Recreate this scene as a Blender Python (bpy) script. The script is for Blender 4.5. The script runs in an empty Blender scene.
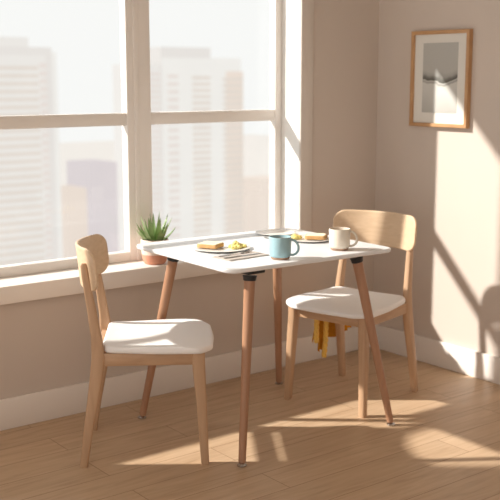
import bpy, bmesh, math, random
from mathutils import Vector, Matrix
random.seed(7)
S = bpy.context.scene
COL = S.collection
PI = math.pi

# ------------------------------------------------------------------ helpers
def srgb(r, g, b):
    def f(c):
        c /= 255.0
        return c / 12.92 if c <= 0.04045 else ((c + 0.055) / 1.055) ** 2.4
    return (f(r), f(g), f(b), 1.0)

def link(name, me, mat, parent=None, loc=None, rotz=None, smooth=True, angle=35):
    o = bpy.data.objects.new(name, me)
    COL.objects.link(o)
    if mat is not None:
        for m in (mat if isinstance(mat, (list, tuple)) else [mat]):
            me.materials.append(m)
    if parent is not None:
        o.parent = parent
    if loc is not None:
        o.location = loc
    if rotz is not None:
        o.rotation_euler = (0, 0, rotz)
    if smooth:
        for p in me.polygons:
            p.use_smooth = True
        me.set_sharp_from_angle(angle=math.radians(angle))
    return o

def done(name, bm, mat, parent=None, **kw):
    bmesh.ops.recalc_face_normals(bm, faces=bm.faces)
    me = bpy.data.meshes.new(name)
    bm.to_mesh(me)
    bm.free()
    return link(name, me, mat, parent, **kw)

def empty(name, loc, rz=0):
    o = bpy.data.objects.new(name, None)
    COL.objects.link(o)
    o.location = loc
    o.rotation_euler = (0, 0, rz)
    o.empty_display_size = 0.05
    return o

def tag(o, label=None, cat=None, group=None, kind=None):
    if label: o['label'] = label
    if cat: o['category'] = cat
    if group: o['group'] = group
    if kind: o['kind'] = kind
    return o

def box(bm, x0, x1, y0, y1, z0, z1, bevel=0.0, seg=2):
    r = bmesh.ops.create_cube(bm, size=1.0)
    vs = r['verts']
    for v in vs:
        v.co = Vector(((x0 + x1) / 2 + v.co.x * (x1 - x0), (y0 + y1) / 2 + v.co.y * (y1 - y0), (z0 + z1) / 2 + v.co.z * (z1 - z0)))
    if bevel > 0:
        es = list({e for v in vs for e in v.link_edges})
        bmesh.ops.bevel(bm, geom=es, offset=bevel, segments=seg, profile=0.5, affect='EDGES')

def stitch(bm, rings, closed=True, cap0=True, cap1=True):
    vr = [[bm.verts.new(p) for p in r] for r in rings]
    n = len(vr[0])
    for a, b in zip(vr[:-1], vr[1:]):
        for i in range(n if closed else n - 1):
            j = (i + 1) % n
            bm.faces.new((a[i], a[j], b[j], b[i]))
    if cap0: bm.faces.new(list(reversed(vr[0])))
    if cap1: bm.faces.new(vr[-1])
    return vr

def lathe(bm, prof, cx=0, cy=0, seg=40, cap0=True, cap1=True):
    rings = [[(cx + r * math.cos(2 * PI * i / seg), cy + r * math.sin(2 * PI * i / seg), z) for i in range(seg)] for r, z in prof]
    stitch(bm, rings, True, cap0, cap1)

def frame_of(d, up=Vector((0, 0, 1))):
    d = d.normalized()
    if abs(d.dot(up)) > 0.95:
        up = Vector((0, 1, 0)) if abs(d.y) < 0.9 else Vector((1, 0, 0))
    a = up.cross(d).normalized()
    b = d.cross(a).normalized()
    return a, b

def tube(bm, pts, rad, seg=10, cap=True):
    pts = [Vector(p) for p in pts]
    rings = []
    a = None
    for i, p in enumerate(pts):
        d = (pts[min(i + 1, len(pts) - 1)] - pts[max(i - 1, 0)]).normalized()
        if a is None:
            a, b = frame_of(d)
        else:
            a = (a - d * a.dot(d)).normalized()
            b = d.cross(a).normalized()
        r = rad[i] if isinstance(rad, (list, tuple)) else rad
        rings.append([p + a * (r * math.cos(2 * PI * k / seg)) + b * (r * math.sin(2 * PI * k / seg)) for k in range(seg)])
    stitch(bm, rings, True, cap, cap)

def squircle_sweep(bm, pts, sizes, seg=20, e=0.45):
    """post along pts (mostly vertical); cross-section in local x/y, sizes = (wx, wy)"""
    rings = []
    for p, (wx, wy) in zip(pts, sizes):
        ring = []
        for k in range(seg):
            t = 2 * PI * k / seg
            c, s = math.cos(t), math.sin(t)
            ring.append((p[0] + wx / 2 * math.copysign(abs(c) ** e, c), p[1] + wy / 2 * math.copysign(abs(s) ** e, s), p[2]))
        rings.append(ring)
    stitch(bm, rings)

def rounded(corners, rads, seg=8):
    """rounded convex polygon, counter-clockwise corners"""
    out = []
    n = len(corners)
    for i in range(n):
        p = Vector(corners[i]); a = Vector(corners[i - 1]); b = Vector(corners[(i + 1) % n])
        u = (a - p).normalized(); v = (b - p).normalized()
        r = rads[i] if isinstance(rads, (list, tuple)) else rads
        half = math.acos(max(-1, min(1, u.dot(v)))) / 2
        t = r / math.tan(half)
        c = p + (u + v).normalized() * (r / math.sin(half))
        s0 = p + u * t - c; s1 = p + v * t - c
        a0 = math.atan2(s0.y, s0.x); a1 = math.atan2(s1.y, s1.x)
        while a1 < a0: a1 += 2 * PI
        for k in range(seg + 1):
            g = a0 + (a1 - a0) * k / seg
            out.append((c.x + r * math.cos(g), c.y + r * math.sin(g)))
    return out

def densify(o, maxlen):
    res = []
    for i in range(len(o)):
        a, b = Vector(o[i]), Vector(o[(i + 1) % len(o)])
        m = max(1, int((b - a).length / maxlen))
        for k in range(m):
            q = a.lerp(b, k / m); res.append((q.x, q.y))
    return res

def slab(bm, outline, t, r, fn=lambda u, v, w: (u, v, w), inner=(0.3, 0.55, 0.8), seg=5):
    """rounded-edge slab. w runs 0 (bottom) .. t (top)"""
    n = len(outline)
    O = [Vector(p) for p in outline]
    N = []
    for i in range(n):
        d = (O[(i + 1) % n] - O[i - 1])
        d = d.normalized() if d.length > 1e-9 else Vector((1, 0))
        N.append(Vector((-d.y, d.x)))
    c = sum(O, Vector((0, 0))) / n
    def inset(q): return [O[i] + N[i] * q for i in range(n)]
    full = inset(r)
    rings = []
    for f in inner: rings.append([(c.lerp(p, f), 0.0) for p in full])
    near_edge = inset(r + min(.004, r))
    rings.append([(p, 0.0) for p in near_edge])
    for k in range(seg + 1):
        a = PI / 2 * k / seg
        q = r * (1 - math.sin(a)); h = r * (1 - math.cos(a))
        rings.append([(p, h) for p in inset(q)])
    for k in range(seg + 1):
        a = PI / 2 * k / seg
        q = r * (1 - math.cos(a)); h = t - r + r * math.sin(a)
        if k == 0 and t - 2 * r < 1e-6: continue
        rings.append([(p, h) for p in inset(q)])
    rings.append([(p, t) for p in near_edge])
    for f in reversed(inner): rings.append([(c.lerp(p, f), t) for p in full])
    rr = [[fn(p.x, p.y, w) for p, w in ring] for ring in rings]
    vr = [[bm.verts.new(p) for p in ring] for ring in rr]
    for a, b in zip(vr[:-1], vr[1:]):
        for i in range(n):
            j = (i + 1) % n
            bm.faces.new((a[i], a[j], b[j], b[i]))
    for ring, w in ((vr[0], 0.0), (vr[-1], t)):
        cv = bm.verts.new(fn(c.x, c.y, w))
        for i in range(n):
            bm.faces.new((ring[i], ring[(i + 1) % n], cv))

# ------------------------------------------------------------------ materials
def new_mat(name):
    m = bpy.data.materials.new(name)
    m.use_nodes = True
    nt = m.node_tree
    b = nt.nodes['Principled BSDF']
    return m, nt, b

def N(nt, t, **kw):
    n = nt.nodes.new(t)
    for k, v in kw.items(): setattr(n, k, v)
    return n

def ramp(nt, stops):
    r = nt.nodes.new('ShaderNodeValToRGB')
    e = r.color_ramp.elements
    e[0].position, e[0].color = stops[0]
    e[1].position, e[1].color = stops[-1]
    for p, c in stops[1:-1]:
        x = e.new(p); x.color = c
    return r

def plain(name, col, rough=0.5, var=0.04, scale=8, bump=0.0, bscale=60, spec=0.5, metal=0.0, sub=0.0):
    m, nt, b = new_mat(name)
    tc = N(nt, 'ShaderNodeTexCoord')
    no = N(nt, 'ShaderNodeTexNoise'); no.inputs['Scale'].default_value = scale; no.inputs['Detail'].default_value = 4
    nt.links.new(tc.outputs['Object'], no.inputs['Vector'])
    lo = tuple(c * (1 - var) for c in col[:3]) + (1,)
    hi = tuple(min(1, c * (1 + var)) for c in col[:3]) + (1,)
    r = ramp(nt, [(0.3, lo), (0.7, hi)])
    nt.links.new(no.outputs['Fac'], r.inputs['Fac'])
    nt.links.new(r.outputs['Color'], b.inputs['Base Color'])
    b.inputs['Roughness'].default_value = rough
    b.inputs['Metallic'].default_value = metal
    b.inputs['Specular IOR Level'].default_value = spec
    if bump > 0:
        n2 = N(nt, 'ShaderNodeTexNoise'); n2.inputs['Scale'].default_value = bscale; n2.inputs['Detail'].default_value = 3
        nt.links.new(tc.outputs['Object'], n2.inputs['Vector'])
        bp = N(nt, 'ShaderNodeBump'); bp.inputs['Strength'].default_value = bump; bp.inputs['Distance'].default_value = 0.002
        nt.links.new(n2.outputs['Fac'], bp.inputs['Height'])
        nt.links.new(bp.outputs['Normal'], b.inputs['Normal'])
    return m

def wood(name, c0, c1, stretch, rough=0.45, bump=0.05):
    m, nt, b = new_mat(name)
    tc = N(nt, 'ShaderNodeTexCoord')
    mp = N(nt, 'ShaderNodeMapping'); mp.inputs['Scale'].default_value = stretch
    nt.links.new(tc.outputs['Object'], mp.inputs['Vector'])
    n1 = N(nt, 'ShaderNodeTexNoise'); n1.inputs['Scale'].default_value = 1.0; n1.inputs['Detail'].default_value = 6; n1.inputs['Distortion'].default_value = 0.6
    nt.links.new(mp.outputs['Vector'], n1.inputs['Vector'])
    r = ramp(nt, [(0.25, c0), (0.5, tuple((a + d) / 2 for a, d in zip(c0, c1))), (0.75, c1)])
    nt.links.new(n1.outputs['Fac'], r.inputs['Fac'])
    nt.links.new(r.outputs['Color'], b.inputs['Base Color'])
    b.inputs['Roughness'].default_value = rough
    bp = N(nt, 'ShaderNodeBump'); bp.inputs['Strength'].default_value = bump; bp.inputs['Distance'].default_value = 0.002
    nt.links.new(n1.outputs['Fac'], bp.inputs['Height']); nt.links.new(bp.outputs['Normal'], b.inputs['Normal'])
    return m

M = {}
M['wall'] = plain('wall paint', srgb(208, 195, 184), 0.9, 0.015, 2, 0.06, 90, 0.2)
M['ceiling'] = plain('ceiling paint', srgb(225, 220, 212), 0.9, 0.01, 2)
M['trim'] = plain('trim paint', srgb(236, 228, 220), 0.5, 0.015, 3, 0.0)
M['casing'] = plain('casing paint', srgb(216, 206, 196), 0.6, 0.015, 3)
M['reveal'] = plain('reveal paint', srgb(236, 234, 230), 0.6, 0.01, 3)
M['frame'] = plain('window frame paint', srgb(236, 230, 224), 0.45, 0.015, 3)
M['chair_wood'] = wood('light ash vertical', srgb(180, 143, 110), srgb(200, 164, 131), (40, 40, 3))
M['board_wood'] = wood('light ash board', srgb(206, 176, 143), srgb(220, 192, 160), (60, 5, 60))
M['rail_wood'] = wood('light ash rail', srgb(178, 141, 108), srgb(198, 161, 128), (10, 10, 50))
M['leg_wood'] = wood('beech leg', srgb(160, 117, 88), srgb(178, 134, 104), (50, 50, 4))
M['seat'] = plain('white seat pad', srgb(245, 242, 240), 0.55, 0.01, 10, 0.03, 300)
M['table'] = plain('white tabletop', srgb(236, 237, 238), 0.28, 0.006, 4)
M['black'] = plain('black plastic', srgb(32, 32, 34), 0.5, 0.05)
M['chrome'] = plain('chrome glide', srgb(190, 188, 186), 0.25, 0.02, metal=1.0)
M['plate'] = plain('plate glaze', srgb(236, 232, 226), 0.25, 0.01)
M['napkin'] = plain('linen napkin', srgb(196, 186, 178), 0.95, 0.08, 60, 0.5, 500, 0.1)
M['steel'] = plain('cutlery steel', srgb(175, 170, 165), 0.25, 0.02, metal=1.0)
M['blue'] = plain('blue stoneware', srgb(154, 188, 196), 0.4, 0.05, 40)
M['cream'] = plain('cream stoneware', srgb(222, 212, 196), 0.4, 0.05, 40)
M['clay'] = plain('bare clay', srgb(176, 142, 118), 0.8, 0.06, 60)
M['coffee'] = plain('milky coffee', srgb(150, 104, 70), 0.2, 0.12, 30)
M['crumb'] = plain('bread crumb', srgb(250, 234, 204), 0.9, 0.08, 120, 0.6, 400)
M['crust'] = plain('bread crust', srgb(206, 162, 108), 0.8, 0.12, 80, 0.5, 200)
M['egg'] = plain('scrambled egg', srgb(246, 228, 140), 0.45, 0.14, 60, 0.3, 200)
M['pot_top'] = plain('pot cream glaze', srgb(222, 202, 188), 0.6, 0.03, 40)
M['pot_base'] = plain('pot terracotta', srgb(206, 146, 120), 0.8, 0.05, 50)
M['soil'] = plain('potting soil', srgb(80, 58, 44), 1.0, 0.3, 120, 0.8, 200)
M['mustard'] = plain('mustard cloth', srgb(206, 140, 44), 0.9, 0.12, 50, 0.5, 300, 0.1)
M['cord'] = plain('golden cord', srgb(240, 196, 96), 0.7, 0.1, 200)
M['mat_board'] = plain('picture mat', srgb(226, 222, 214), 0.8, 0.01)
M['oak'] = wood('oak picture frame', srgb(178, 134, 92), srgb(204, 160, 114), (30, 12, 12))

def floor_mat():
    m, nt, b = new_mat('oak plank floor')
    tc = N(nt, 'ShaderNodeTexCoord')
    br = N(nt, 'ShaderNodeTexBrick')
    br.offset = 0.37; br.offset_frequency = 2; br.squash = 1.0
    br.inputs['Color1'].default_value = (0.2, 0.2, 0.2, 1); br.inputs['Color2'].default_value = (0.8, 0.8, 0.8, 1)
    br.inputs['Mortar'].default_value = (0.5, 0.5, 0.5, 1)
    br.inputs['Scale'].default_value = 1.0; br.inputs['Mortar Size'].default_value = 0.0016
    br.inputs['Mortar Smooth'].default_value = 0.4
    br.inputs['Brick Width'].default_value = 1.25; br.inputs['Row Height'].default_value = 0.165
    mp0 = N(nt, 'ShaderNodeMapping'); mp0.inputs['Location'].default_value = (0.35, 0.05, 0)
    nt.links.new(tc.outputs['Object'], mp0.inputs['Vector'])
    nt.links.new(mp0.outputs['Vector'], br.inputs['Vector'])
    mp = N(nt, 'ShaderNodeMapping'); mp.inputs['Scale'].default_value = (1.6, 16, 1)
    # shift the grain from plank to plank
    add = N(nt, 'ShaderNodeVectorMath', operation='ADD')
    sc = N(nt, 'ShaderNodeVectorMath', operation='SCALE'); sc.inputs['Scale'].default_value = 9.0
    nt.links.new(br.outputs['Color'], sc.inputs[0])
    nt.links.new(tc.outputs['Object'], add.inputs[0]); nt.links.new(sc.outputs['Vector'], add.inputs[1])
    nt.links.new(add.outputs['Vector'], mp.inputs['Vector'])
    n1 = N(nt, 'ShaderNodeTexNoise'); n1.inputs['Scale'].default_value = 2.2; n1.inputs['Detail'].default_value = 7; n1.inputs['Distortion'].default_value = 0.9
    nt.links.new(mp.outputs['Vector'], n1.inputs['Vector'])
    r = ramp(nt, [(0.25, srgb(180, 150, 120)), (0.5, srgb(196, 167, 136)), (0.78, srgb(206, 178, 148))])
    nt.links.new(n1.outputs['Fac'], r.inputs['Fac'])
    mx = N(nt, 'ShaderNodeMix', data_type='RGBA', blend_type='MULTIPLY'); mx.inputs['Factor'].default_value = 1.0
    r2 = ramp(nt, [(0.2, (0.94, 0.93, 0.92, 1)), (0.8, (1.03, 1.03, 1.03, 1))])
    nt.links.new(br.outputs['Color'], r2.inputs['Fac'])
    nt.links.new(r.outputs['Color'], mx.inputs['A']); nt.links.new(r2.outputs['Color'], mx.inputs['B'])
    mx2 = N(nt, 'ShaderNodeMix', data_type='RGBA')
    nt.links.new(br.outputs['Fac'], mx2.inputs['Factor'])
    nt.links.new(mx.outputs['Result'], mx2.inputs['A']); mx2.inputs['B'].default_value = srgb(140, 106, 76)
    nt.links.new(mx2.outputs['Result'], b.inputs['Base Color'])
    b.inputs['Roughness'].default_value = 0.42
    b.inputs['Specular IOR Level'].default_value = 0.35
    bp = N(nt, 'ShaderNodeBump'); bp.inputs['Strength'].default_value = 0.08; bp.inputs['Distance'].default_value = 0.002
    nt.links.new(n1.outputs['Fac'], bp.inputs['Height']); nt.links.new(bp.outputs['Normal'], b.inputs['Normal'])
    return m
M['floor'] = floor_mat()

def glass_mat():
    m = bpy.data.materials.new('clear window glass'); m.use_nodes = True
    nt = m.node_tree; nt.nodes.clear()
    out = N(nt, 'ShaderNodeOutputMaterial'); mix = N(nt, 'ShaderNodeMixShader')
    tr = N(nt, 'ShaderNodeBsdfTransparent'); tr.inputs['Color'].default_value = (0.98, 0.985, 0.98, 1)
    gl = N(nt, 'ShaderNodeBsdfGlossy'); gl.inputs['Roughness'].default_value = 0.02
    fr = N(nt, 'ShaderNodeLayerWeight'); fr.inputs['Blend'].default_value = .5
    pw = N(nt, 'ShaderNodeMath', operation='POWER'); pw.inputs[1].default_value = 5.0
    ml = N(nt, 'ShaderNodeMath', operation='MULTIPLY_ADD'); ml.inputs[1].default_value = .5; ml.inputs[2].default_value = .015
    nt.links.new(fr.outputs['Facing'], pw.inputs[0]); nt.links.new(pw.outputs[0], ml.inputs[0])
    nt.links.new(ml.outputs[0], mix.inputs['Fac'])
    nt.links.new(tr.outputs['BSDF'], mix.inputs[1]); nt.links.new(gl.outputs['BSDF'], mix.inputs[2])
    nt.links.new(mix.outputs['Shader'], out.inputs['Surface'])
    return m
M['glass'] = glass_mat()

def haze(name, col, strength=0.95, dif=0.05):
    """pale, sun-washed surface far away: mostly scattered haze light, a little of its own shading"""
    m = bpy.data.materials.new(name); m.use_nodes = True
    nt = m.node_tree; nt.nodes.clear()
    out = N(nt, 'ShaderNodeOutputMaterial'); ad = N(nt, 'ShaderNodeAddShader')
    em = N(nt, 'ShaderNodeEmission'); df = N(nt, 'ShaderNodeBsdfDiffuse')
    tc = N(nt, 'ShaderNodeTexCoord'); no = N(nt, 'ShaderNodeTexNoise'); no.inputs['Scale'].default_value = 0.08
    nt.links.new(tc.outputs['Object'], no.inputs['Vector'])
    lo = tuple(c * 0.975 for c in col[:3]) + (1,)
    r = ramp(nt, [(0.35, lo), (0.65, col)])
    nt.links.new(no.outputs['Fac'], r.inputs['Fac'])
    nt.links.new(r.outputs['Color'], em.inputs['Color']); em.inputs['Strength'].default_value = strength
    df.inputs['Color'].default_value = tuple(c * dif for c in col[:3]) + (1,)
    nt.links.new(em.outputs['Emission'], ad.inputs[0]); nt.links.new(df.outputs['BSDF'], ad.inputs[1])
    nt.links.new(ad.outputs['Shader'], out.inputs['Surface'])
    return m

# ------------------------------------------------------------------ setting
WX0, WX1 = -3.16, -0.54          # window opening
WZ0, WZ1 = 0.62, 2.20
FY = 0.14                        # front face of the window frame
def struct(name, bm, mat, parent=None, **kw):
    o = done(name, bm, mat, parent, **kw)
    if parent is None: o['kind'] = 'structure'
    return o

bm = bmesh.new(); box(bm, -5.2, 0.0, -5.2, 0.0, -0.1, 0.0); struct('floor', bm, M['floor'], smooth=False)
bm = bmesh.new(); box(bm, -5.2, 0.15, -5.2, 0.2, 2.62, 2.72); struct('ceiling', bm, M['ceiling'], smooth=False)
bm = bmesh.new()
for b_ in ((-5.2, WX0, 0, .2, 0, 2.62), (WX1, 0.0, 0, .2, 0, 2.62), (WX0, WX1, 0, .2, 0, WZ0 - .045), (WX0, WX1, 0, .2, WZ1, 2.62)):
    box(bm, *b_)
struct('wall_window_side', bm, M['wall'], smooth=False)
bm = bmesh.new(); box(bm, 0, 0.15, -5.2, 0.2, 0, 2.62); struct('wall_right', bm, M['wall'], smooth=False)

def baseboard(name, x0, x1, y0, y1, h=0.133):
    bm = bmesh.new(); box(bm, x0, x1, y0, y1, 0, h, 0.004, 2)
    struct(name, bm, M['trim'])
baseboard('baseboard_window_side', -5.2, -0.0165, -0.016, 0.0)
baseboard('baseboard_right', -0.016, 0.0, -5.2, 0.0)

# casing and sill
bm = bmesh.new(); box(bm, -0.54, -0.462, -0.010, 0.0, 0.6205, 2.28, 0.002); struct('trim_1', bm, M['casing'])
bm = bmesh.new(); box(bm, -3.24, WX0, -0.010, 0.0, 0.6205, 2.28, 0.002); struct('trim_2', bm, M['casing'])
bm = bmesh.new(); box(bm, WX0, WX1, -0.010, 0.0, WZ1, 2.28, 0.002); struct('trim_3', bm, M['casing'])
bm = bmesh.new(); box(bm, -0.5405, -0.536, 0.0, 0.2, WZ0, WZ1); struct('trim_4', bm, M['reveal'], smooth=False)
bm = bmesh.new()
box(bm, -3.28, -0.44, -0.045, 0.0, 0.545, WZ0, 0.004); box(bm, WX0, WX1, -0.002, 0.2, WZ0 - .044, WZ0)
struct('windowsill', bm, M['trim'])

def window(name, x0, x1, g0, g1):
    """unit between x0 and x1; glass opening g0..g1"""
    t = empty(name, ((x0 + x1) / 2, FY, WZ0)); t['kind'] = 'structure'
    ox, oy, oz = t.location
    gz0, gz1, m0, m1 = 0.663, 2.13, 1.247, 1.303
    def add(n, boxes, mat, bev=0.003):
        bm = bmesh.new()
        for b in boxes: box(bm, b[0] - ox, b[1] - ox, b[2] - oy, b[3] - oy, b[4] - oz, b[5] - oz, bev)
        o = done(n, bm, mat, t); return o
    add('window_frame', [(x0, g0, FY, .19, WZ0, WZ1), (g1, x1, FY, .19, WZ0, WZ1), (g0, g1, FY, .19, WZ0, gz0), (g0, g1, FY, .19, gz1, WZ1)], M['frame'])
    add('muntin', [(g0, g1, FY + .004, .186, m0, m1)], M['frame'])
    add('window_pane', [(g0 - .005, g1 + .005, .163, .167, gz0 - .005, m0 + .005)], M['glass'], 0)
    add('window_pane', [(g0 - .005, g1 + .005, .163, .167, m1 - .005, gz1 + .005)], M['glass'], 0)
window('window_1', WX0, -1.401, -3.04, -1.449)
window('window_2', -1.399, -0.541, -1.321, -0.582)
bm = bmesh.new(); box(bm, -1.412, -1.388, FY - .006, FY + .01, WZ0, WZ1, 0.002); struct('trim_5', bm, M['frame'])

# ------------------------------------------------------------------ city outside
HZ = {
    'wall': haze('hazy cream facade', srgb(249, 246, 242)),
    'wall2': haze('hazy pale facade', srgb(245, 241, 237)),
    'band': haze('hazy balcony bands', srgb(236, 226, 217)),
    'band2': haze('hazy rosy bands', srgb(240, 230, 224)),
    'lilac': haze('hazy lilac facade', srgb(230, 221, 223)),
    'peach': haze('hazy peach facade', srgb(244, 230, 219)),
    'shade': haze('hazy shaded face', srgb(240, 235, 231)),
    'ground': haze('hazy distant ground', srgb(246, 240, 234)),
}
GZ = -62.0
bm = bmesh.new(); box(bm, -150, 700, 60, 900, GZ - 2, GZ); struct('ground', bm, HZ['ground'], smooth=False)
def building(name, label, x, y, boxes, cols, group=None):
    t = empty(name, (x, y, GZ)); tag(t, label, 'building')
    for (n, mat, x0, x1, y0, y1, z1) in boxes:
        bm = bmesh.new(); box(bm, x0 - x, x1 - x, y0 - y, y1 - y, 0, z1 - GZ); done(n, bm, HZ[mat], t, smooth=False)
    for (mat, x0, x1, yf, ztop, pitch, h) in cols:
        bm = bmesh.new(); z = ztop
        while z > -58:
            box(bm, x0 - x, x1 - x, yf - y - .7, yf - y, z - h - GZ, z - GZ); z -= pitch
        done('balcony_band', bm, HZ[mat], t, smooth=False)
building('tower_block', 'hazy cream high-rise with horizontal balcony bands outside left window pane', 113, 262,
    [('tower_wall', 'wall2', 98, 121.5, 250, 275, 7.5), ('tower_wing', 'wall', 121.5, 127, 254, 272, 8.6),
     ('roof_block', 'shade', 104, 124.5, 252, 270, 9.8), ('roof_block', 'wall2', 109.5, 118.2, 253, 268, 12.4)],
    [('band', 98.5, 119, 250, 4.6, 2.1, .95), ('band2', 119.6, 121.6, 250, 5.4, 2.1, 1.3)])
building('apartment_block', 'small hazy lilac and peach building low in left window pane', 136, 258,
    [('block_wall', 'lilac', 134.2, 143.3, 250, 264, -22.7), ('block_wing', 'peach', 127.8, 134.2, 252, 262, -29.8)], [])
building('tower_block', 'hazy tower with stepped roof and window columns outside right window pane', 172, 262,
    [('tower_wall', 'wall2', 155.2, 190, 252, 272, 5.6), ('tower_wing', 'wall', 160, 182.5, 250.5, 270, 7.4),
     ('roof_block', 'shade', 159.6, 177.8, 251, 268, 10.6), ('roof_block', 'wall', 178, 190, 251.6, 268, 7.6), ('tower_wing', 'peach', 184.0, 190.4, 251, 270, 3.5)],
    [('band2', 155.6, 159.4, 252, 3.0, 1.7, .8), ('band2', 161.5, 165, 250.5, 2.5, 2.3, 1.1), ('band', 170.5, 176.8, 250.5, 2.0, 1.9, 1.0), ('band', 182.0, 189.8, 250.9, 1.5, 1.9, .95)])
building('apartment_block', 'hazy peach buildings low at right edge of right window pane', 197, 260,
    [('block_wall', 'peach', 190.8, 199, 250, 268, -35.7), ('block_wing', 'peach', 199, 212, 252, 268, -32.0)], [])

# ------------------------------------------------------------------ chairs
BOW = .088
def make_chair(label, x, y, rz, near, far):
    """near / far: local x of the backrest at its two ends (y<0 / y>0)"""
    t = empty('dining_chair', (x, y, 0), rz)
    tag(t, label, 'chair')
    # front legs
    for s in (-1, 1):
        bm = bmesh.new()
        squircle_sweep(bm, [(.228, s * .203, 0), (.226, s * .2015, .006), (.214, s * .193, .25), (.204, s * .186, .40), (.204, s * .186, .440)],
                       [(.027, .027), (.031, .031), (.041, .037), (.050, .040), (.050, .040)])
        done('leg', bm, M['chair_wood'], t)
    # rear legs carrying on up as back posts
    for s in (-1, 1):
        xt = (near if s < 0 else far) - BOW * .44 - .010
        xk = -.172
        pts, sz = [], []
        for z, xx, yy, wx, wy in ((0, -.236, .203, .027, .026), (.006, -.235, .2025, .031, .029), (.15, -.214, .198, .038, .032), (.30, -.188, .192, .047, .034),
                                  (.38, xk - .004, .189, .052, .035), (.43, xk, .187, .050, .034), (.50, xk + (xt - xk) * .10, .184, .041, .031), (.62, xk + (xt - xk) * .48, .179, .034, .027),
                                  (.74, xk + (xt - xk) * .90, .174, .026, .024), (.772, xt, .172, .023, .022), (.782, xt, .172, .014, .014)):
            pts.append((xx, s * yy, z)); sz.append((wx, wy))
        bm = bmesh.new(); squircle_sweep(bm, pts, sz)
        done('leg', bm, M['chair_wood'], t)
    # rails under the seat
    for n, b in (('front_rail', (.188, .210, -.170, .170, .392, .441)), ('rear_rail', (-.186, -.162, -.173, .173, .392, .441))):
        bm = bmesh.new(); box(bm, *b, 0.003); done(n, bm, M['rail_wood'], t)
    for s in (-1, 1):
        bm = bmesh.new(); box(bm, -.155, .186, s * .188 - .010, s * .188 + .010, .392, .441, 0.003)
        done('side_rail', bm, M['rail_wood'], t)
    # seat pad, slightly dished
    out = rounded([(-.175, -.198), (.05, -.232), (.200, -.231), (.243, -.165), (.252, 0), (.243, .165), (.200, .231), (.05, .232), (-.175, .198)], [.055, .5, .055, .055, .6, .055, .055, .5, .055], 8)
    out = densify(out, .03)
    def seat_fn(u, v, w):
        d = -.010 * math.exp(-((u + .03) ** 2 / .018 + v * v / .03))
        roll = -.014 * max(0, (u - .12) / .12) ** 2
        up = .012 * max(0, (-u - .08) / .1) ** 2
        return (u + .016, v, .4415 + w + (d if w > .015 else 0) + (roll if w > .0 else roll * .4) * (0.4 + 0.6 * min(1, w / .03)) * 0.7 + up * 0.6 * min(1, w / .03))
    bm = bmesh.new(); slab(bm, out, .028, .011, seat_fn, inner=(.15, .3, .45, .6, .75, .9))
    done('seat', bm, M['seat'], t, angle=60)
    # curved backrest
    ob = rounded([(-.228, .675), (.228, .675), (.228, .838), (-.228, .838)], [.055, .055, .050, .050], 9)
    ob = densify(ob, .025)
    def back_fn(u, v, w):
        k = (u + .228) / .456
        xe = near + (far - near) * k
        bow = BOW * (1 - (u / .228) ** 2)
        sl = 2 * BOW * u / .228 ** 2
        q = math.sqrt(1 + sl * sl)
        return (xe - bow + (v - .76) * -.10 + (w - .001) / q, u - (w - .001) * sl / q, v)
    bm = bmesh.new(); slab(bm, ob, .013, .0055, back_fn, inner=(.15, .3, .45, .6, .75, .9))
    done('backrest', bm, M['board_wood'], t, angle=60)
    return t
make_chair('light wood dining chair left of table, its backrest in front of the windowsill', -1.786, -.536, math.radians(-34), -.170, -.165)
make_chair('light wood dining chair on right side of table, mustard cloth hanging below its seat', -.688, -.561, math.radians(194.3), -.170, -.170)

# ------------------------------------------------------------------ table
TX, TY, TZ = -1.231, -.598, .765
table = empty('dining_table', (TX, TY, 0), 0)
tag(table, 'square white dining table with rounded corners and four splayed round wooden legs', 'table')
out = densify(rounded([(-.418, -.342), (.416, -.342), (.416, .385), (-.418, .385)], .045, 8), .05)
bm = bmesh.new(); slab(bm, out, .018, .007, lambda u, v, w: (u + .031 * v, v - .031 * u, TZ - .018 + w))
done('tabletop', bm, M['table'], table, angle=60)
feet = {(-1, -1): (-1.615, -.936), (-1, 1): (-1.630, -.236), (1, -1): (-.835, -.962), (1, 1): (-.847, -.222)}
tops = {(-1, -1): (-1.534, -.882), (-1, 1): (-1.530, -.360), (1, -1): (-.957, -.852), (1, 1): (-.957, -.335)}
for k, (fx_, fy_) in feet.items():
    a = Vector((fx_ - TX, fy_ - TY, 0)); b = Vector((tops[k][0] - TX, tops[k][1] - TY, TZ - .020))
    d = b - a
    bm = bmesh.new()
    tube(bm, [a + d * q for q in (.018, .022, .5, .93, .962)], [.012, .0145, .0185, .0215, .0215], 24)
    leg = done('leg', bm, M['leg_wood'], table)
    bm = bmesh.new()
    tube(bm, [a + d * q for q in (.945, .948, .962, .972)], [.022, .0245, .026, .028], 24)
    done('leg_socket', bm, M['black'], leg)
    bm = bmesh.new(); box(bm, b.x - .042, b.x + .042, b.y - .042, b.y + .042, TZ - .030, TZ - .0175, .005, 3)
    done('mounting_plate', bm, M['black'], leg)
    bm = bmesh.new(); lathe(bm, [(.015, 0), (.019, .002), (.019, .006), (.012, .010), (.0085, .013), (.0085, .020)], a.x, a.y, 24)
    done('foot_glide', bm, M['chrome'], leg)

# ------------------------------------------------------------------ tableware
def plate(x, y, r, label):
    t = empty('plate', (x, y, TZ)); tag(t, label, 'plate', None)
    bm = bmesh.new()
    lathe(bm, [(r * .02, .0025), (r * .55, .0015), (r * .58, .0), (r * .62, .0), (r * .66, .003), (r * .86, .0055), (r * .985, .0078), (r, .0090), (r * .985, .0100),
               (r * .84, .0078), (r * .68, .0048), (r * .64, .0042), (r * .02, .0042)], 0, 0, 56)
    o = done('plate_dish', bm, M['plate'], t, angle=50)
    return t

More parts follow.
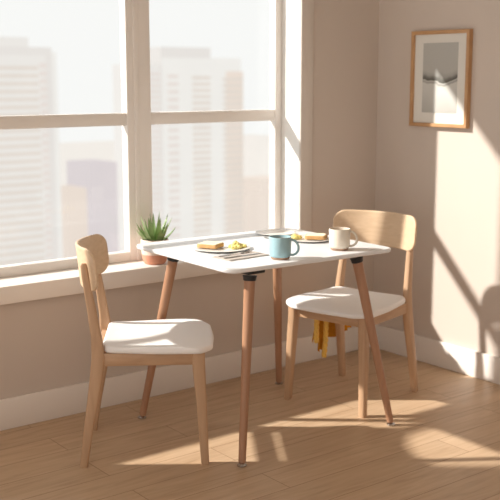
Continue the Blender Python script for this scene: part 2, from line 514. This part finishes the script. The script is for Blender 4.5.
def toast(x, y, z, rz, sx, sy, label, tilt=0.0):
    t = empty('bread_slice', (x, y, z), rz); tag(t, label, 'bread')
    t.rotation_euler = (0, tilt, rz)
    o = [(-.5, -.46), (-.46, -.5), (.46, -.5), (.5, -.46), (.5, .16), (.53, .26), (.5, .40), (.38, .5), (.16, .53), (0, .515), (-.16, .53), (-.38, .5), (-.5, .40), (-.53, .26), (-.5, .16)]
    o = [(a * sx, b * sy) for a, b in o]
    o = densify(o, .01)
    bm = bmesh.new(); slab(bm, o, .016, .003, inner=(.3, .6, .85))
    done('crust', bm, M['crust'], t, angle=50)
    bm = bmesh.new(); slab(bm, [(a * .9, b * .9) for a, b in o], .003, .0012, lambda u, v, w: (u, v, .0150 + w + .0006 * math.sin(u * 400) * math.sin(v * 350)), inner=(.2, .4, .6, .8))
    done('crumb', bm, M['crumb'], t, angle=50)

def eggs(x, y, z, n, sx, sy, h, seed, label):
    rnd = random.Random(seed)
    bm = bmesh.new()
    for i in range(n):
        a = rnd.uniform(0, 2 * PI); q = math.sqrt(rnd.random())
        r = rnd.uniform(.0065, .0105)
        m = bmesh.ops.create_icosphere(bm, subdivisions=2, radius=r)
        px, py = sx * q * math.cos(a), sy * q * math.sin(a)
        pz = r * .75 + h * (1 - q) * rnd.random()
        for v in m['verts']:
            f = 1 + .22 * math.sin(v.co.x * 700 + i) * math.cos(v.co.y * 600 + 2 * i)
            v.co = Vector((v.co.x * f * 1.15 + px, v.co.y * f + py, max(0.0, v.co.z * f * .8 + pz)))
    o = done('scrambled_egg', bm, M['egg'], None, loc=(x, y, z), angle=80)
    tag(o, label, 'egg')

plate(-1.415, -.530, .125, 'white plate with toast and egg in front of plant, nearest left chair')
toast(-1.447, -.505, TZ + .0080, math.radians(-62), .088, .082, 'toast slice with brown crust on the plate at table left')
eggs(-1.365, -.575, TZ + .0045, 44, .036, .026, .020, 3, 'heap of yellow scrambled egg beside toast on the plate at table left')
plate(-.975, -.585, .100, 'white plate with toast and egg between blue mug and cream mug')
toast(-.955, -.603, TZ + .0080, math.radians(-50), .088, .078, 'golden toast slice on the plate between the two mugs')
eggs(-1.022, -.545, TZ + .0045, 22, .022, .020, .012, 5, 'small heap of scrambled egg on the plate between the two mugs')
plate(-.985, -.360, .092, 'empty pale plate at far edge of table behind blue mug')

def napkin(x, y, rz, w, d, label):
    bm = bmesh.new()
    for k, (ins, z0) in enumerate(((0, 0), (.003, .0022))):
        o = densify(rounded([(-w / 2 + ins, -d / 2 + ins), (w / 2 - ins, -d / 2 + ins), (w / 2 - ins, d / 2 - ins), (-w / 2 + ins, d / 2 - ins)], .004, 3), .012)
        slab(bm, o, .0022, .001, lambda u, v, q: (u + .0015 * math.sin(v * 90), v + .0015 * math.sin(u * 60), z0 + q), inner=(.3, .6, .85), seg=2)
    o = done('napkin', bm, M['napkin'], None, loc=(x, y, TZ + .0002), rotz=rz, angle=60)
    tag(o, label, 'napkin')
napkin(-1.455, -.722, math.radians(3), .205, .112, 'folded grey linen napkin under fork and knife at front of table')

def strip(bm, prof, t):
    """flat piece of cutlery: prof = (x, half width, z)"""
    rings = []
    for x, w, z in prof:
        rings.append([(x, -w, z + t * .3), (x, -w * .6, z), (x, w * .6, z), (x, w, z + t * .3), (x, w, z + t * .7), (x, w * .6, z + t), (x, -w * .6, z + t), (x, -w, z + t * .7)])
    stitch(bm, rings)
def fork(x, y, z, rz, label, L=.165):
    t = empty('fork', (x, y, z), rz); tag(t, label, 'fork')
    h = L / 2
    bm = bmesh.new(); strip(bm, [(-h, .003, .001), (-h + .006, .0075, .001), (-h + .03, .007, .001), (-h + .075, .003, .003), (h - .062, .003, .005), (h - .052, .007, .004), (h - .043, .0115, .002), (h - .036, .0122, .001)], .0018)
    done('handle', bm, M['steel'], t)
    for k in range(4):
        yy = -.0103 + k * .00687
        bm = bmesh.new(); tube(bm, [(h - .038, yy, .002), (h - .025, yy, .0013), (h - .010, yy, .002), (h, yy, .005)], [.0015, .0014, .0012, .0006], 8)
        done('tine', bm, M['steel'], t)
def knife(x, y, z, rz, label, L=.185):
    t = empty('table_knife', (x, y, z), rz); tag(t, label, 'knife')
    h = L / 2
    bm = bmesh.new(); strip(bm, [(-h, .003, 0), (-h + .006, .0065, 0), (-h + .04, .006, 0), (-h + .085, .0045, 0)], .0042); done('handle', bm, M['steel'], t)
    bm = bmesh.new(); strip(bm, [(-h + .084, .0045, .001), (-h + .1, .0078, .001), (h - .03, .0082, .001), (h - .008, .006, .001), (h, .001, .001)], .0014); done('blade', bm, M['steel'], t)
NZ = TZ + .0047
fork(-1.462, -.690, NZ, math.radians(4), 'steel fork lying on the folded grey napkin')
knife(-1.458, -.738, NZ, math.radians(2), 'steel table knife lying on the folded grey napkin, nearest table edge', .19)
fork(-1.110, -.480, TZ + .0003, math.radians(250), 'steel fork lying on bare table behind blue mug', .16)

def mug(x, y, body, rz, label, r=.044, h=.088):
    t = empty('mug', (x, y, TZ), rz); tag(t, label, 'mug')
    bm = bmesh.new()
    lathe(bm, [(r * .80, .0085), (r * .90, .0105), (r * .96, .018), (r * .985, .045), (r, h - .002), (r * .985, h), (r * .945, h), (r * .93, h - .003), (r * .92, .03), (r * .85, .014), (r * .3, .011)], 0, 0, 48, True, True)
    done('mug_body', bm, body, t, angle=50)
    bm = bmesh.new(); lathe(bm, [(r * .72, 0), (r * .78, .001), (r * .83, .004), (r * .87, .0090), (r * .5, .0090)], 0, 0, 48); done('mug_base', bm, M['clay'], t)
    bm = bmesh.new(); lathe(bm, [(r * .3, h - .014), (r * .915, h - .014), (r * .915, h - .0115), (r * .88, h - .012), (r * .3, h - .012)], 0, 0, 40); done('coffee', bm, M['coffee'], t)
    pts = []
    for k in range(15):
        a = -PI / 2 + PI * k / 14
        pts.append((r * .93 + (.031 * math.cos(a) if k not in (0, 14) else 0), 0, h * .53 + .031 * math.sin(a) - (.004 * math.cos(a))))
    bm = bmesh.new(); tube(bm, pts, .0048, 12); done('handle', bm, body, t)
mug(-1.365, -.855, M['blue'], math.radians(-38), 'pale blue stoneware mug of coffee with bare clay foot')
mug(-1.040, -.843, M['cream'], math.radians(-38), 'cream stoneware mug of coffee in front of right chair backrest')

# ------------------------------------------------------------------ plant on the sill
pl = empty('potted_succulent', (-1.388, .022, WZ0))
tag(pl, 'spiky green succulent in two-tone cream and terracotta pot on windowsill', 'plant')
bm = bmesh.new(); lathe(bm, [(.040, 0), (.047, .002), (.0535, .012), (.0575, .030), (.0600, .046), (.03, .046)], 0, 0, 48); done('pot_base', bm, M['pot_base'], pl)
bm = bmesh.new(); lathe(bm, [(.03, .0462), (.0602, .0462), (.0625, .075), (.0640, .111), (.0625, .114), (.0585, .114), (.0575, .100), (.02, .098)], 0, 0, 48); done('pot', bm, M['pot_top'], pl)
bm = bmesh.new(); lathe(bm, [(.056, .098), (.056, .104), (.03, .107), (.004, .108)], 0, 0, 30); done('soil', bm, M['soil'], pl)
def leaf_mat():
    m, nt, b = new_mat('succulent leaf')
    tc = N(nt, 'ShaderNodeTexCoord'); sp = N(nt, 'ShaderNodeSeparateXYZ'); nt.links.new(tc.outputs['Object'], sp.inputs[0])
    no = N(nt, 'ShaderNodeTexNoise'); no.inputs['Scale'].default_value = 60; nt.links.new(tc.outputs['Object'], no.inputs['Vector'])
    r = ramp(nt, [(.10, srgb(152, 184, 118)), (.17, srgb(176, 204, 140)), (.24, srgb(146, 164, 124))])
    nt.links.new(sp.outputs['Z'], r.inputs['Fac'])
    mx = N(nt, 'ShaderNodeMix', data_type='RGBA', blend_type='MULTIPLY'); mx.inputs['Factor'].default_value = .5
    nt.links.new(r.outputs['Color'], mx.inputs['A']); nt.links.new(no.outputs['Fac'], mx.inputs['B'])
    nt.links.new(mx.outputs['Result'], b.inputs['Base Color']); b.inputs['Roughness'].default_value = .45
    return m
LM = leaf_mat()
rnd = random.Random(11)
k = 0
for ring, cnt, lean, ln in ((0, 5, .16, .130), (1, 9, .42, .128), (2, 12, .78, .108)):
    for i in range(cnt):
        a = 2 * PI * i / cnt + ring * .37 + rnd.uniform(-.2, .2)
        le = lean + rnd.uniform(-.1, .1); L = ln * rnd.uniform(.85, 1.12)
        rings = []
        p = Vector((.012 * (ring + .3) * math.cos(a), .012 * (ring + .3) * math.sin(a), .102))
        side = Vector((-math.sin(a), math.cos(a), 0)); n = 9
        if math.sin(a) > .3: le *= .72      # window side: leaves stand up against the frame
        for j in range(n + 1):
            q = j / n
            le2 = le * (1.25 - .5 * q)
            d = Vector((math.sin(le2) * math.cos(a), math.sin(le2) * math.sin(a), math.cos(le2)))
            nn = side.cross(d)
            w = .0112 * (math.sin(PI * min(.5, .28 + q * .55)) if q < .4 else (1 - (q - .4) / .6) ** .8) + .0002
            th = w * .32
            rings.append([p + side * w + nn * th * .9, p + nn * (-th), p - side * w + nn * th * .9, p + nn * th * .1])
            p = p + d * (L / n)
        bm = bmesh.new(); stitch(bm, rings); done('leaf', bm, LM, pl, angle=80)

# ------------------------------------------------------------------ picture on right wall
pf = empty('framed_picture', (0, -.444, 1.455)); tag(pf, 'misty greyscale landscape print in light oak frame on right wall', 'picture')
W2, H2, FT = .187, .235, .018
bm = bmesh.new()
outer = [(-W2, -H2), (W2, -H2), (W2, H2), (-W2, H2)]; inner = [(-W2 + FT, -H2 + FT), (W2 - FT, -H2 + FT), (W2 - FT, H2 - FT), (-W2 + FT, H2 - FT)]
loops = [[(-.001, a, b) for a, b in outer], [(-.026, a, b) for a, b in outer], [(-.028, a * .99, b * .99) for a, b in outer],
         [(-.028, a * 1.01, b * 1.01) for a, b in inner], [(-.026, a, b) for a, b in inner], [(-.001, a, b) for a, b in inner]]
vr = [[bm.verts.new(p) for p in l] for l in loops]
for a, b in zip(vr, vr[1:] + vr[:1]):
    for i in range(4):
        bm.faces.new((a[i], a[(i + 1) % 4], b[(i + 1) % 4], b[i]))
done('picture_frame', bm, M['oak'], pf, smooth=False)
bm = bmesh.new(); box(bm, -.014, -.002, -W2 + FT - .001, W2 - FT + .001, -H2 + FT - .001, H2 - FT + .001); done('mat_board', bm, M['mat_board'], pf, smooth=False)
def print_mat():
    m, nt, b = new_mat('misty landscape print')
    tc = N(nt, 'ShaderNodeTexCoord'); sp = N(nt, 'ShaderNodeSeparateXYZ'); nt.links.new(tc.outputs['Object'], sp.inputs[0])
    # ridge outline varies along the print
    mp = N(nt, 'ShaderNodeMapping'); mp.inputs['Scale'].default_value = (0, 11, 6); nt.links.new(tc.outputs['Object'], mp.inputs['Vector'])
    no = N(nt, 'ShaderNodeTexNoise'); no.inputs['Scale'].default_value = 1.0; no.inputs['Detail'].default_value = 5; nt.links.new(mp.outputs['Vector'], no.inputs['Vector'])
    # v = z + amp*(noise-.5) ; ridges higher toward the sides
    s1 = N(nt, 'ShaderNodeMath', operation='SUBTRACT'); nt.links.new(no.outputs['Fac'], s1.inputs[0]); s1.inputs[1].default_value = .5
    s2 = N(nt, 'ShaderNodeMath', operation='MULTIPLY'); nt.links.new(s1.outputs[0], s2.inputs[0]); s2.inputs[1].default_value = .06
    y2 = N(nt, 'ShaderNodeMath', operation='MULTIPLY'); nt.links.new(sp.outputs['Y'], y2.inputs[0]); nt.links.new(sp.outputs['Y'], y2.inputs[1])
    y3 = N(nt, 'ShaderNodeMath', operation='MULTIPLY'); nt.links.new(y2.outputs[0], y3.inputs[0]); y3.inputs[1].default_value = -1.2
    a1 = N(nt, 'ShaderNodeMath', operation='ADD'); nt.links.new(s2.outputs[0], a1.inputs[0]); nt.links.new(y3.outputs[0], a1.inputs[1])
    a2 = N(nt, 'ShaderNodeMath', operation='ADD'); nt.links.new(a1.outputs[0], a2.inputs[0]); nt.links.new(sp.outputs['Z'], a2.inputs[1])
    mr = N(nt, 'ShaderNodeMapRange'); mr.inputs['From Min'].default_value = -.17; mr.inputs['From Max'].default_value = .17; nt.links.new(a2.outputs[0], mr.inputs['Value'])
    g = lambda v: srgb(v, v - 2, v - 8)
    r = ramp(nt, [(0.0, g(180)), (.30, g(202)), (.40, g(204)), (.43, g(150)), (.45, g(200)), (.465, g(88)), (.50, g(112)), (.54, g(160)), (.60, g(180)), (1.0, g(182))])
    nt.links.new(mr.outputs['Result'], r.inputs['Fac']); nt.links.new(r.outputs['Color'], b.inputs['Base Color']); b.inputs['Roughness'].default_value = .6
    return m
bm = bmesh.new(); box(bm, -.0155, -.0135, -.112, .112, -.165, .175); done('landscape_print', bm, print_mat(), pf, smooth=False)

# ------------------------------------------------------------------ mustard cloth hanging from the right chair's side rail
sc_ = empty('hanging_scarf', (-.688, -.561, 0), math.radians(194.3)); tag(sc_, 'mustard yellow cloth with twisted golden cords hanging under right chair', 'cloth')
def drape(name, u0, u1, z0, z1, v0, amp, ph, mat):
    bm = bmesh.new(); nu, nz = 40, 16; g = []
    for side in (0, 1):
        g.append([])
        for j in range(nz + 1):
            q = j / nz; row = []
            for i in range(nu + 1):
                p = i / nu
                uc = (u0 + u1) / 2; hw = (u1 - u0) / 2 * (.72 + .30 * q ** .8)
                u = uc + (p * 2 - 1) * hw
                v = v0 - amp * (.35 + .75 * q) * (0.5 + .5 * math.sin(p * 22 + ph)) - (.0025 if side else 0)
                z = z1 + (z0 - z1) * q + .006 * math.sin(p * 9 + ph) * q
                row.append(bm.verts.new((u, v, z)))
            g[-1].append(row)
    for s in (0, 1):
        for j in range(nz):
            for i in range(nu):
                bm.faces.new((g[s][j][i], g[s][j][i + 1], g[s][j + 1][i + 1], g[s][j + 1][i]))
    for j in range(nz):
        for i in (0, nu): bm.faces.new((g[0][j][i], g[0][j + 1][i], g[1][j + 1][i], g[1][j][i]))
    for i in range(nu):
        for j in (0, nz): bm.faces.new((g[0][j][i], g[0][j][i + 1], g[1][j][i + 1], g[1][j][i]))
    return done(name, bm, mat, sc_, angle=70)
drape('cloth', -.385, -.030, .205, .425, -.230, .026, .4, M['mustard'])
drape('cloth_tail', -.150, -.095, .150, .33, -.245, .014, 2.0, M['mustard'])
def cord(path, rr=.0100):
    pts = [Vector(p) for p in path]
    fine = []
    for a, b in zip(pts[:-1], pts[1:]):
        for q in range(14): fine.append(a.lerp(b, q / 14))
    fine.append(pts[-1])
    bm = bmesh.new()
    for s in range(3):
        tw = []
        for i, p in enumerate(fine):
            a = i * .42 + s * 2 * PI / 3
            tw.append(p + Vector((rr * .62 * math.cos(a), rr * .62 * math.sin(a), 0)))
        tube(bm, tw, rr * .72, 8)
    return done('cord', bm, M['cord'], sc_, angle=80)
cord([(-.022, -.213, .436), (-.021, -.213, .36), (-.018, -.212, .30), (-.014, -.210, .215)])
cord([(-.098, -.213, .436), (-.100, -.213, .35), (-.098, -.211, .28), (-.093, -.210, .20), (-.078, -.208, .130)])

# ------------------------------------------------------------------ light
sun = bpy.data.lights.new('sun', 'SUN'); sun.energy = 7.4; sun.angle = math.radians(1.6); sun.color = (1.0, .95, .89)
so = bpy.data.objects.new('sun', sun); COL.objects.link(so)
so.rotation_euler = Vector((0.54, -0.42, -0.44)).to_track_quat('-Z', 'Y').to_euler()
so.location = (-6, 5, 6)

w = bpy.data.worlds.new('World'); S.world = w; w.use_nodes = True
nt = w.node_tree; nt.nodes.clear()
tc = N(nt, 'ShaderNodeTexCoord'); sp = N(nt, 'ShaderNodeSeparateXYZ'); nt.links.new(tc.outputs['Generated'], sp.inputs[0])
rx = ramp(nt, [(0.0, (1.34, 1.30, 1.25, 1)), (.12, (1.34, 1.30, 1.25, 1)), (.42, (.40, .335, .28, 1)), (1.0, (.40, .335, .28, 1))])  # room fill added to the world: bright from the open left, dim warm elsewhere
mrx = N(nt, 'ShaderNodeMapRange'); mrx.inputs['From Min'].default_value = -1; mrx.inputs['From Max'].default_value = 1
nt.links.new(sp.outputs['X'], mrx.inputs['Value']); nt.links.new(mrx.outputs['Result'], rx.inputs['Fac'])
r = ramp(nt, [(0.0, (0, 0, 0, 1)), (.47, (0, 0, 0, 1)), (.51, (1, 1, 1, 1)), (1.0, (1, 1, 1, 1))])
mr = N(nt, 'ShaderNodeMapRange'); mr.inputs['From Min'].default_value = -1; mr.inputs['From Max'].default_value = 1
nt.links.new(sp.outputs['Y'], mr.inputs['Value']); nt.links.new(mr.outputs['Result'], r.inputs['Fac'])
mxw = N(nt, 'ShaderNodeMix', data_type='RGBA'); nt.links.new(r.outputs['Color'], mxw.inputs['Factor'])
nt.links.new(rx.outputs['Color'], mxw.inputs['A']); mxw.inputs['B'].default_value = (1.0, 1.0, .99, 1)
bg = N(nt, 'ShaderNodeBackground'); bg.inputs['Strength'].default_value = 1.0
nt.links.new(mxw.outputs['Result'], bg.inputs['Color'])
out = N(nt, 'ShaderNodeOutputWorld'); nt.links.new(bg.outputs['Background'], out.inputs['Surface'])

# ------------------------------------------------------------------ camera
cam = bpy.data.cameras.new('camera'); co = bpy.data.objects.new('camera', cam); COL.objects.link(co)
cam.sensor_width = 36; cam.lens = 996 / 500 * 36
F = Vector((.60260754, .77968305, -.17017196)); R = Vector((.79122353, -.61152704, 0)); U = R.cross(F)
co.matrix_world = Matrix.Translation(Vector((-3.79654965, -3.80924298, 1.46))) @ Matrix((R, U, -F)).transposed().to_4x4()
cam.clip_end = 2000; cam.clip_start = .05
cam.dof.use_dof = True; cam.dof.focus_distance = 3.75; cam.dof.aperture_fstop = 3.6
S.camera = co
groups = {'dining_chair': 'dining chairs at the table', 'plate': 'plates on the table', 'mug': 'mugs on the table', 'bread_slice': 'toast slices on the plates',
          'fork': 'forks on the table', 'scrambled_egg': 'egg helpings on the plates', 'tower_block': 'hazy towers outside the window', 'apartment_block': 'low buildings outside the window'}
for o in S.objects:
    k = o.name.split('.')[0]
    if o.parent is None and k in groups: o['group'] = groups[k]
S.view_settings.view_transform = 'Standard'
S.view_settings.look = 'None'
